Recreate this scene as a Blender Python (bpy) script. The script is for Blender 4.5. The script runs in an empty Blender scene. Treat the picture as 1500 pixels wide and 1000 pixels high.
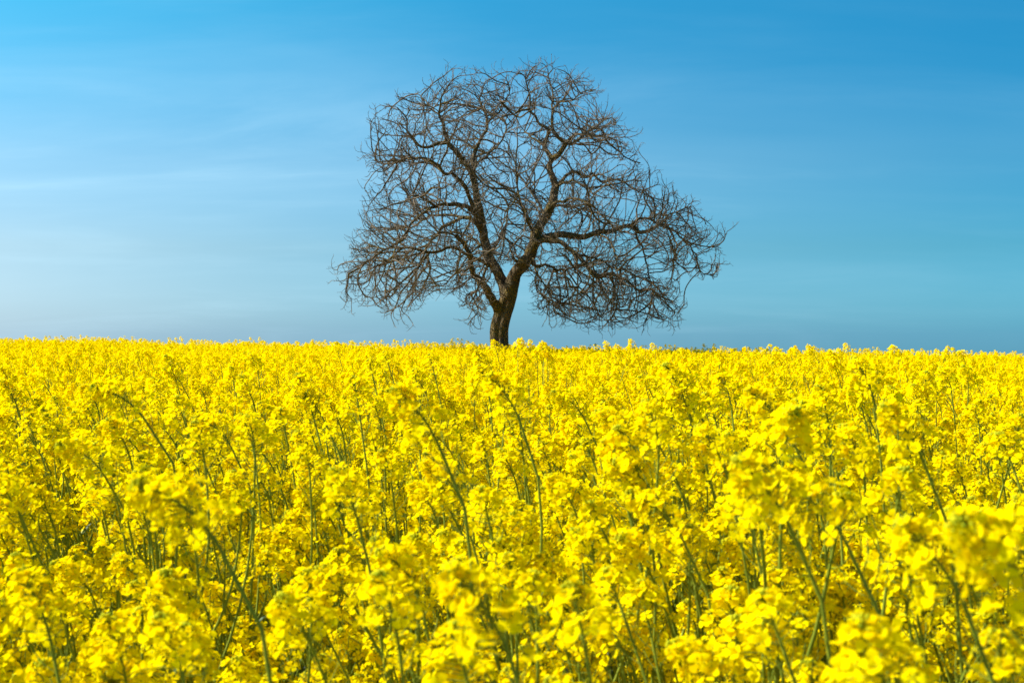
import bpy, math, random
import numpy as np
from mathutils import Vector, Matrix, Euler, noise
from mathutils.kdtree import KDTree

R = math.radians
scene = bpy.context.scene
COL = scene.collection

# ------------------------------------------------------------------ camera, world, sun, exposure
EYE = 1.85
F = 50.0 / 36.0 * 1500.0          # focal length in pixels of the 1500 px wide photograph
cam_d = bpy.data.cameras.new("camera")
cam = bpy.data.objects.new("camera", cam_d)
COL.objects.link(cam)
cam.location = (0, 0, EYE)
cam.rotation_euler = (R(90) - math.atan(10 / F), 0, 0)
cam_d.lens = 50
cam_d.sensor_width = 36
cam_d.clip_start = 0.05
cam_d.clip_end = 8000
cam_d.dof.use_dof = True
cam_d.dof.focus_distance = 9.0
cam_d.dof.aperture_fstop = 12.0
cam_d.dof.aperture_blades = 7
scene.camera = cam

SUN_EL, SUN_BACK = 43.0, 6.0       # degrees: height, and how far behind the picture plane (minus = camera side)
sv = Vector((-math.cos(R(SUN_EL)) * math.cos(R(SUN_BACK)), math.cos(R(SUN_EL)) * math.sin(R(SUN_BACK)), math.sin(R(SUN_EL))))
sun_d = bpy.data.lights.new("sun", 'SUN')
sun_d.energy = 5.0
sun_d.angle = R(0.5)
sun_d.color = (1.0, 0.965, 0.89)
sun = bpy.data.objects.new("sun", sun_d)
COL.objects.link(sun)
sun.rotation_euler = sv.to_track_quat('Z', 'Y').to_euler()
sun.location = (-20, -5, 30)

world = bpy.data.worlds.new("World")
scene.world = world
world.use_nodes = True
wn, wl = world.node_tree.nodes, world.node_tree.links
wn.clear()
def wnode(t, **kw):
    n = wn.new(t)
    for k, v in kw.items(): setattr(n, k, v)
    return n
out = wnode('ShaderNodeOutputWorld')
bg = wnode('ShaderNodeBackground')
bg.inputs['Strength'].default_value = 0.077
sky = wnode('ShaderNodeTexSky', sky_type='NISHITA')
sky.sun_disc = False
sky.sun_elevation = R(SUN_EL)
sky.sun_rotation = math.atan2(sv.x, sv.y)
sky.altitude = 200
sky.air_density = 1.0
sky.dust_density = 0.6
sky.ozone_density = 1.4
tint = wnode('ShaderNodeMix', data_type='RGBA', blend_type='MULTIPLY')
tint.inputs['Factor'].default_value = 1.0
wl.new(sky.outputs['Color'], tint.inputs['A'])
# thin cirrus: streaky noise on a flat cloud layer high above
tc = wnode('ShaderNodeTexCoord')
sep = wnode('ShaderNodeSeparateXYZ')
wl.new(tc.outputs['Generated'], sep.inputs[0])
def wmath(op, a, b=None, clamp=False):
    n = wnode('ShaderNodeMath', operation=op, use_clamp=clamp)
    for i, v in enumerate((a, b)):
        if v is None: continue
        if isinstance(v, (int, float)): n.inputs[i].default_value = v
        else: wl.new(v, n.inputs[i])
    return n.outputs[0]
def wramp(src, stops):
    r = wnode('ShaderNodeValToRGB'); el = r.color_ramp.elements
    while len(el) < len(stops): el.new(0.5)
    for e, (p, c) in zip(el, stops): e.position = p; e.color = (*[v * .25 for v in c], 1)
    wl.new(src, r.inputs[0]); return r.outputs[0]
# deep polarised blue away from the sun and higher up, paler towards the sun and the horizon
rz_ = wramp(sep.outputs['Z'], [(0, (.31, .77, 1.40)), (.06, (.29, .67, .97)), (.12, (.225, .685, .95)), (.235, (.062, .80, 1.06)), (.6, (.8, 1.0, 1.0))])
xs = wnode('ShaderNodeMapRange')
for k_, v_ in (('From Min', -.6), ('From Max', .6)): xs.inputs[k_].default_value = v_
wl.new(sep.outputs['X'], xs.inputs['Value'])
rx_ = wramp(xs.outputs[0], [(0, (2.8, 1.47, 1.27)), (.22, (2.55, 1.37, 1.2)), (.5, (1, 1, 1)), (.78, (.42, .84, .90)), (1, (.36, .78, .86))])
flat = wnode('ShaderNodeMapRange')
for k_, v_ in (('From Min', 0), ('From Max', .12), ('To Min', .38), ('To Max', 0)): flat.inputs[k_].default_value = v_
wl.new(sep.outputs['Z'], flat.inputs['Value'])
fm = wnode('ShaderNodeMix', data_type='RGBA'); fm.inputs['B'].default_value = (.25, .25, .25, 1)
wl.new(flat.outputs[0], fm.inputs['Factor']); wl.new(rx_, fm.inputs['A']); rx_ = fm.outputs['Result']
mm = wnode('ShaderNodeMix', data_type='RGBA', blend_type='MULTIPLY'); mm.inputs['Factor'].default_value = 1
wl.new(rz_, mm.inputs['A']); wl.new(rx_, mm.inputs['B'])
ms_ = wnode('ShaderNodeVectorMath', operation='SCALE'); ms_.inputs['Scale'].default_value = 16
wl.new(mm.outputs['Result'], ms_.inputs[0]); wl.new(ms_.outputs[0], tint.inputs['B'])
dz = wmath('ADD', wmath('MAXIMUM', sep.outputs['Z'], 0.0), 0.16)
cx = wmath('DIVIDE', sep.outputs['X'], dz)
cy = wmath('DIVIDE', sep.outputs['Y'], dz)
comb = wnode('ShaderNodeCombineXYZ')
wl.new(cx, comb.inputs[0]); wl.new(cy, comb.inputs[1])
def streak(rot, sx, sy, scale, detail, lo, hi, off=(0, 0, 0)):
    m = wnode('ShaderNodeMapping')
    m.inputs['Rotation'].default_value = (0, 0, R(rot))
    m.inputs['Scale'].default_value = (sx, sy, 1)
    m.inputs['Location'].default_value = off
    wl.new(comb.outputs[0], m.inputs[0])
    n = wnode('ShaderNodeTexNoise')
    n.inputs['Scale'].default_value = scale
    n.inputs['Detail'].default_value = detail
    n.inputs['Roughness'].default_value = 0.58
    n.inputs['Distortion'].default_value = 0.5
    wl.new(m.outputs[0], n.inputs['Vector'])
    r = wnode('ShaderNodeMapRange', interpolation_type='SMOOTHSTEP')
    r.inputs['From Min'].default_value = lo
    r.inputs['From Max'].default_value = hi
    wl.new(n.outputs['Fac'], r.inputs['Value'])
    return r.outputs[0]
s1 = streak(24, 0.45, 1.0, 1.3, 10, 0.44, 0.74)
s2 = streak(-20, 0.30, 1.3, 1.7, 9, 0.45, 0.85, (3, 1, 0))
veil = streak(14, 0.25, 0.6, 0.7, 5, 0.30, 0.70, (7, 2, 0))
# more cirrus towards the sun side of the sky
side = wnode('ShaderNodeMapRange')
side.inputs['From Min'].default_value = 0.30
side.inputs['From Max'].default_value = -0.35
side.inputs['To Min'].default_value = 0.22
side.inputs['To Max'].default_value = 1.0
wl.new(sep.outputs['X'], side.inputs['Value'])
cl = wmath('MULTIPLY', wmath('ADD', wmath('ADD', wmath('MULTIPLY', s1, 0.34), wmath('MULTIPLY', s2, 0.12)), wmath('MULTIPLY', veil, 0.22)), side.outputs[0], True)
wz = wramp(sep.outputs['Z'], [(0, (1.6,) * 3), (.06, (2.4,) * 3), (.13, (4.6,) * 3), (.18, (1.4,) * 3), (.30, (1.0,) * 3)])
cl = wmath('MULTIPLY', cl, wz)
cm = wnode('ShaderNodeMix', data_type='RGBA', blend_type='MIX')
cm.inputs['B'].default_value = (5.5, 8.2, 9.6, 1)
wl.new(cl, cm.inputs['Factor'])
wl.new(tint.outputs['Result'], cm.inputs['A'])
wl.new(cm.outputs['Result'], bg.inputs['Color'])
wl.new(bg.outputs[0], out.inputs[0])

scene.view_settings.view_transform = 'Standard'
scene.view_settings.look = 'None'
scene.view_settings.gamma = 1
scene.view_settings.exposure = 0.76
scene.render.resolution_x, scene.render.resolution_y = 1024, 682
scene.render.engine = 'CYCLES'
scene.cycles.max_bounces = 8
scene.cycles.diffuse_bounces = 4
scene.cycles.transmission_bounces = 4

# ------------------------------------------------------------------ helpers
def tag(o, label=None, cat=None, group=None, kind=None):
    if label: o['label'] = label
    if cat: o['category'] = cat
    if group: o['group'] = group
    if kind: o['kind'] = kind
    return o

def mesh_from(name, verts, quads, mats, midx=None, smooth=True):
    """mesh data from numpy arrays; every face is a quad"""
    v = np.asarray(verts, dtype=np.float32); q = np.asarray(quads, dtype=np.int32)
    me = bpy.data.meshes.new(name)
    me.vertices.add(len(v)); me.vertices.foreach_set('co', v.ravel())
    me.loops.add(q.size); me.loops.foreach_set('vertex_index', q.ravel())
    me.polygons.add(len(q))
    me.polygons.foreach_set('loop_start', np.arange(0, q.size, 4, dtype=np.int32))
    me.polygons.foreach_set('loop_total', np.full(len(q), 4, dtype=np.int32))
    for m in mats: me.materials.append(m)
    if midx is not None: me.polygons.foreach_set('material_index', np.asarray(midx, dtype=np.int32))
    me.polygons.foreach_set('use_smooth', np.full(len(q), smooth))
    me.update(calc_edges=True)
    return me

class Geo:
    """collects quads with a material number"""
    def __init__(s): s.v, s.q, s.m, s.n = [], [], [], 0
    def add(s, v, q, m=0):
        v = np.asarray(v, dtype=float); q = np.asarray(q, dtype=int)
        s.v.append(v); s.q.append(q + s.n); s.m.append(np.full(len(q), m)); s.n += len(v)
    def add_geo(s, g, M):
        A = np.array(M.to_3x3()); t = np.array(M.translation)
        V, Q, MI = g.arrays()
        s.v.append(V @ A.T + t); s.q.append(Q + s.n); s.m.append(MI); s.n += len(V)
    def arrays(s):
        if len(s.v) > 1:
            s.v, s.q, s.m = [np.concatenate(s.v)], [np.concatenate(s.q)], [np.concatenate(s.m)]
        return s.v[0], s.q[0], s.m[0]
    def mesh(s, name, mats):
        V, Q, MI = s.arrays()
        return mesh_from(name, V, Q, mats, MI)

def tube(pts, rad, sides, wob=None):
    """a tapered tube along points; wob(i, a) scales the radius"""
    P = np.asarray(pts, dtype=float); n = len(P)
    T = np.gradient(P, axis=0); T /= (np.linalg.norm(T, axis=1)[:, None] + 1e-12)
    u = np.cross(T[0], (0.31, 0.95, 0.05)); u /= np.linalg.norm(u) + 1e-12
    V = np.empty((n * sides + 1, 3)); ang = np.arange(sides) * 2 * math.pi / sides
    ca, sa = np.cos(ang)[:, None], np.sin(ang)[:, None]
    for i in range(n):
        u = u - T[i] * u.dot(T[i]); u /= np.linalg.norm(u) + 1e-12
        w = np.cross(T[i], u)
        r = rad[i] if wob is None else (rad[i] * np.array([wob(i, a) for a in ang]))[:, None]
        V[i * sides:(i + 1) * sides] = P[i] + (ca * u + sa * w) * r
    V[-1] = P[-1] + T[-1] * rad[-1]
    j = np.arange(sides); j2 = (j + 1) % sides
    Q = np.concatenate([np.stack([i * sides + j, i * sides + j2, (i + 1) * sides + j2, (i + 1) * sides + j], 1) for i in range(n - 1)])
    return V, Q

def new_mat(name):
    m = bpy.data.materials.new(name); m.use_nodes = True
    nt = m.node_tree; nt.nodes.clear()
    return m, nt.nodes, nt.links

def smooth_poly(pts, step):
    """Catmull-Rom through the points, resampled at a step"""
    P = [np.asarray(p, dtype=float) for p in pts]
    P = [2 * P[0] - P[1]] + P + [2 * P[-1] - P[-2]]
    res = []
    for i in range(1, len(P) - 2):
        p0, p1, p2, p3 = P[i - 1:i + 3]
        n = max(1, int(round(np.linalg.norm((p2 - p1)[:3]) / step)))
        for k in range(n):
            t = k / n
            res.append(0.5 * ((2 * p1) + (-p0 + p2) * t + (2 * p0 - 5 * p1 + 4 * p2 - p3) * t * t + (-p0 + 3 * p1 - 3 * p2 + p3) * t ** 3))
    res.append(P[-2])
    return np.array(res)

# ------------------------------------------------------------------ materials
def leaf_like(name, base, var, transl, tw, rough=0.5, islands=True, spec=0.3):
    m, n, l = new_mat(name)
    o = n.new('ShaderNodeOutputMaterial')
    p = n.new('ShaderNodeBsdfPrincipled'); p.inputs['Roughness'].default_value = rough
    p.inputs['Specular IOR Level'].default_value = spec
    mixc = n.new('ShaderNodeMix'); mixc.data_type = 'RGBA'
    mixc.inputs['A'].default_value = (*base, 1); mixc.inputs['B'].default_value = (*var, 1)
    if islands:
        g = n.new('ShaderNodeNewGeometry'); oi = n.new('ShaderNodeObjectInfo')
        a = n.new('ShaderNodeMath'); a.operation = 'ADD'
        l.new(g.outputs['Random Per Island'], a.inputs[0]); l.new(oi.outputs['Random'], a.inputs[1])
        f = n.new('ShaderNodeMath'); f.operation = 'FRACT'; l.new(a.outputs[0], f.inputs[0])
        pw = n.new('ShaderNodeMath'); pw.operation = 'POWER'; pw.inputs[1].default_value = 1.6; l.new(f.outputs[0], pw.inputs[0])
        l.new(pw.outputs[0], mixc.inputs['Factor'])
    else:
        t = n.new('ShaderNodeTexCoord'); ns = n.new('ShaderNodeTexNoise'); ns.inputs['Scale'].default_value = 14
        l.new(t.outputs['Object'], ns.inputs['Vector']); l.new(ns.outputs['Fac'], mixc.inputs['Factor'])
    l.new(mixc.outputs['Result'], p.inputs['Base Color'])
    if transl:
        tr = n.new('ShaderNodeBsdfTranslucent')
        tm = n.new('ShaderNodeMix'); tm.data_type = 'RGBA'; tm.blend_type = 'MULTIPLY'; tm.inputs['Factor'].default_value = 1
        tm.inputs['B'].default_value = (*transl, 1)
        l.new(mixc.outputs['Result'], tm.inputs['A']); l.new(tm.outputs['Result'], tr.inputs['Color'])
        ms = n.new('ShaderNodeMixShader'); ms.inputs[0].default_value = tw
        l.new(p.outputs[0], ms.inputs[1]); l.new(tr.outputs[0], ms.inputs[2]); l.new(ms.outputs[0], o.inputs[0])
    else:
        l.new(p.outputs[0], o.inputs[0])
    return m

M_PETAL = leaf_like('petal', (0.98, 0.865, 0.001), (0.95, 0.69, 0.0008), (1.0, 0.98, 0.7), 0.45, 0.7, True, 0.0)
M_BUD = leaf_like('bud', (0.70, 0.66, 0.012), (0.42, 0.50, 0.018), (1, 1, 0.6), 0.3, 0.7, True, 0.05)
M_STEM = leaf_like('stem_green', (0.12, 0.165, 0.010), (0.26, 0.31, 0.028), None, 0, 0.6, False, 0.1)
M_LEAF = leaf_like('leaf_green', (0.07, 0.13, 0.05), (0.14, 0.20, 0.09), (1.0, 1.2, 0.5), 0.25, 0.5)
PLANT_MATS = [M_PETAL, M_BUD, M_STEM, M_LEAF]

def bark_material():
    m, n, l = new_mat('bark')
    o = n.new('ShaderNodeOutputMaterial'); p = n.new('ShaderNodeBsdfPrincipled')
    p.inputs['Roughness'].default_value = 0.9; p.inputs['Specular IOR Level'].default_value = 0.15
    tc = n.new('ShaderNodeTexCoord')
    mp = n.new('ShaderNodeMapping'); mp.inputs['Scale'].default_value = (1, 1, 0.28); l.new(tc.outputs['Object'], mp.inputs[0])
    v = n.new('ShaderNodeTexVoronoi'); v.feature = 'DISTANCE_TO_EDGE'; v.inputs['Scale'].default_value = 16; l.new(mp.outputs[0], v.inputs['Vector'])
    n1 = n.new('ShaderNodeTexNoise'); n1.inputs['Scale'].default_value = 9; n1.inputs['Detail'].default_value = 8; n1.inputs['Roughness'].default_value = 0.7
    l.new(mp.outputs[0], n1.inputs['Vector'])
    n2 = n.new('ShaderNodeTexNoise'); n2.inputs['Scale'].default_value = 1.7; n2.inputs['Detail'].default_value = 5
    l.new(tc.outputs['Object'], n2.inputs['Vector'])
    cr = n.new('ShaderNodeValToRGB')
    cr.color_ramp.elements[0].position = 0.3; cr.color_ramp.elements[0].color = (0.024, 0.016, 0.009, 1)
    cr.color_ramp.elements[1].position = 0.72; cr.color_ramp.elements[1].color = (0.27, 0.20, 0.105, 1)
    l.new(n1.outputs['Fac'], cr.inputs[0])
    mr = n.new('ShaderNodeMapRange'); mr.inputs['From Min'].default_value = 0.46; mr.inputs['From Max'].default_value = 0.62
    l.new(n2.outputs['Fac'], mr.inputs['Value'])
    moss = n.new('ShaderNodeMix'); moss.data_type = 'RGBA'; moss.inputs['B'].default_value = (0.15, 0.105, 0.015, 1)
    mf = n.new('ShaderNodeMath'); mf.operation = 'MULTIPLY'; mf.inputs[1].default_value = 0.75
    l.new(mr.outputs[0], mf.inputs[0]); l.new(mf.outputs[0], moss.inputs['Factor'])
    l.new(cr.outputs[0], moss.inputs['A']); l.new(moss.outputs['Result'], p.inputs['Base Color'])
    hm = n.new('ShaderNodeMath'); hm.operation = 'ADD'
    vm = n.new('ShaderNodeMapRange'); vm.inputs['From Max'].default_value = 0.25; l.new(v.outputs['Distance'], vm.inputs['Value'])
    l.new(vm.outputs[0], hm.inputs[0]); l.new(n1.outputs['Fac'], hm.inputs[1])
    b = n.new('ShaderNodeBump'); b.inputs['Strength'].default_value = 0.9; b.inputs['Distance'].default_value = 0.06
    l.new(hm.outputs[0], b.inputs['Height']); l.new(b.outputs[0], p.inputs['Normal'])
    l.new(p.outputs[0], o.inputs[0])
    return m
M_BARK = bark_material()

def twig_material():
    m, n, l = new_mat('twig_bark')
    o = n.new('ShaderNodeOutputMaterial'); p = n.new('ShaderNodeBsdfPrincipled')
    p.inputs['Roughness'].default_value = 0.6; p.inputs['Specular IOR Level'].default_value = 0.2
    tc = n.new('ShaderNodeTexCoord'); ns = n.new('ShaderNodeTexNoise'); ns.inputs['Scale'].default_value = 1.3; ns.inputs['Detail'].default_value = 4
    l.new(tc.outputs['Object'], ns.inputs['Vector'])
    cr = n.new('ShaderNodeValToRGB')
    cr.color_ramp.elements[0].position = 0.35; cr.color_ramp.elements[0].color = (0.055, 0.040, 0.018, 1)
    cr.color_ramp.elements[1].position = 0.65; cr.color_ramp.elements[1].color = (0.175, 0.135, 0.085, 1)
    l.new(ns.outputs['Fac'], cr.inputs[0]); l.new(cr.outputs[0], p.inputs['Base Color'])
    l.new(p.outputs[0], o.inputs[0])
    return m
M_TWIG = twig_material()

def soil_material():
    m, n, l = new_mat('soil')
    o = n.new('ShaderNodeOutputMaterial'); p = n.new('ShaderNodeBsdfPrincipled'); p.inputs['Roughness'].default_value = 0.95
    tc = n.new('ShaderNodeTexCoord'); ns = n.new('ShaderNodeTexNoise'); ns.inputs['Scale'].default_value = 6; ns.inputs['Detail'].default_value = 8
    l.new(tc.outputs['Object'], ns.inputs['Vector'])
    cr = n.new('ShaderNodeValToRGB')
    cr.color_ramp.elements[0].position = 0.35; cr.color_ramp.elements[0].color = (0.045, 0.04, 0.022, 1)
    cr.color_ramp.elements[1].position = 0.7; cr.color_ramp.elements[1].color = (0.09, 0.085, 0.04, 1)
    l.new(ns.outputs['Fac'], cr.inputs[0]); l.new(cr.outputs[0], p.inputs['Base Color'])
    b = n.new('ShaderNodeBump'); b.inputs['Distance'].default_value = 0.05; l.new(ns.outputs['Fac'], b.inputs['Height']); l.new(b.outputs[0], p.inputs['Normal'])
    l.new(p.outputs[0], o.inputs[0])
    return m
M_SOIL = soil_material()

# ------------------------------------------------------------------ terrain
def ss(a, b, x):
    t = np.clip((x - a) / (b - a), 0, 1); return t * t * (3 - 2 * t)
def ground_z(x, y):
    x = np.asarray(x, dtype=float); y = np.asarray(y, dtype=float)
    z = (-0.0155 * np.clip(x, -60, 60) - 0.21) * ss(4, 42, y)
    z = z + 0.10 * np.exp(-((x + 2.2) / 1.6) ** 2 - ((y - 50) / 4) ** 2) + 0.10 * np.exp(-((x - 1.2) / 1.8) ** 2 - ((y - 50) / 4) ** 2)
    z = z + 0.05 * np.sin(x * 0.35 + 1.0) * np.sin(y * 0.13) + 0.03 * np.sin(x * 0.9 + y * 0.3)
    d = np.clip(y - 50, 0, 50)
    z = z - 0.003 * d * d - np.clip(y - 100, 0, 170) * 0.3
    r = np.clip(np.abs(x) - 60, 0, 400)
    z = z - 0.08 * r - np.clip(-y - 20, 0, 300) * 0.02
    return z

def build_ground():
    ax = np.concatenate([-np.geomspace(4000, 22, 26), np.linspace(-20, 20, 81), np.geomspace(22, 4000, 26)])
    ay = np.concatenate([-np.geomspace(3000, 6, 20), np.linspace(-4, 70, 149), np.geomspace(72, 6000, 40)])
    X, Y = np.meshgrid(ax, ay)
    Z = ground_z(X, Y)
    V = np.stack([X.ravel(), Y.ravel(), Z.ravel()], 1)
    nx, ny = len(ax), len(ay)
    i, j = np.meshgrid(np.arange(nx - 1), np.arange(ny - 1))
    a = (j * nx + i).ravel()
    o = bpy.data.objects.new('ground', mesh_from('ground', V, np.stack([a, a + 1, a + nx + 1, a + nx], 1), [M_SOIL]))
    COL.objects.link(o)
    tag(o, 'dark soil under the yellow rapeseed crop', 'ground', kind='structure')
build_ground()

# ------------------------------------------------------------------ the walnut tree
TREE_Y = 48.5
S = TREE_Y / F                      # metres per photograph pixel at the tree
BASE = np.array([(731 - 750) * S, TREE_Y, 0.0])
BASE[2] = float(ground_z(BASE[0], BASE[1]))
def tp(px, py, d=0.0):
    """photograph pixel -> metres, d metres behind (+) or in front (-) of the trunk plane"""
    k = (TREE_Y + d) / TREE_Y
    return ((px - 750) * S * k, TREE_Y + d, EYE + (490 - py) * S * k)

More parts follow.
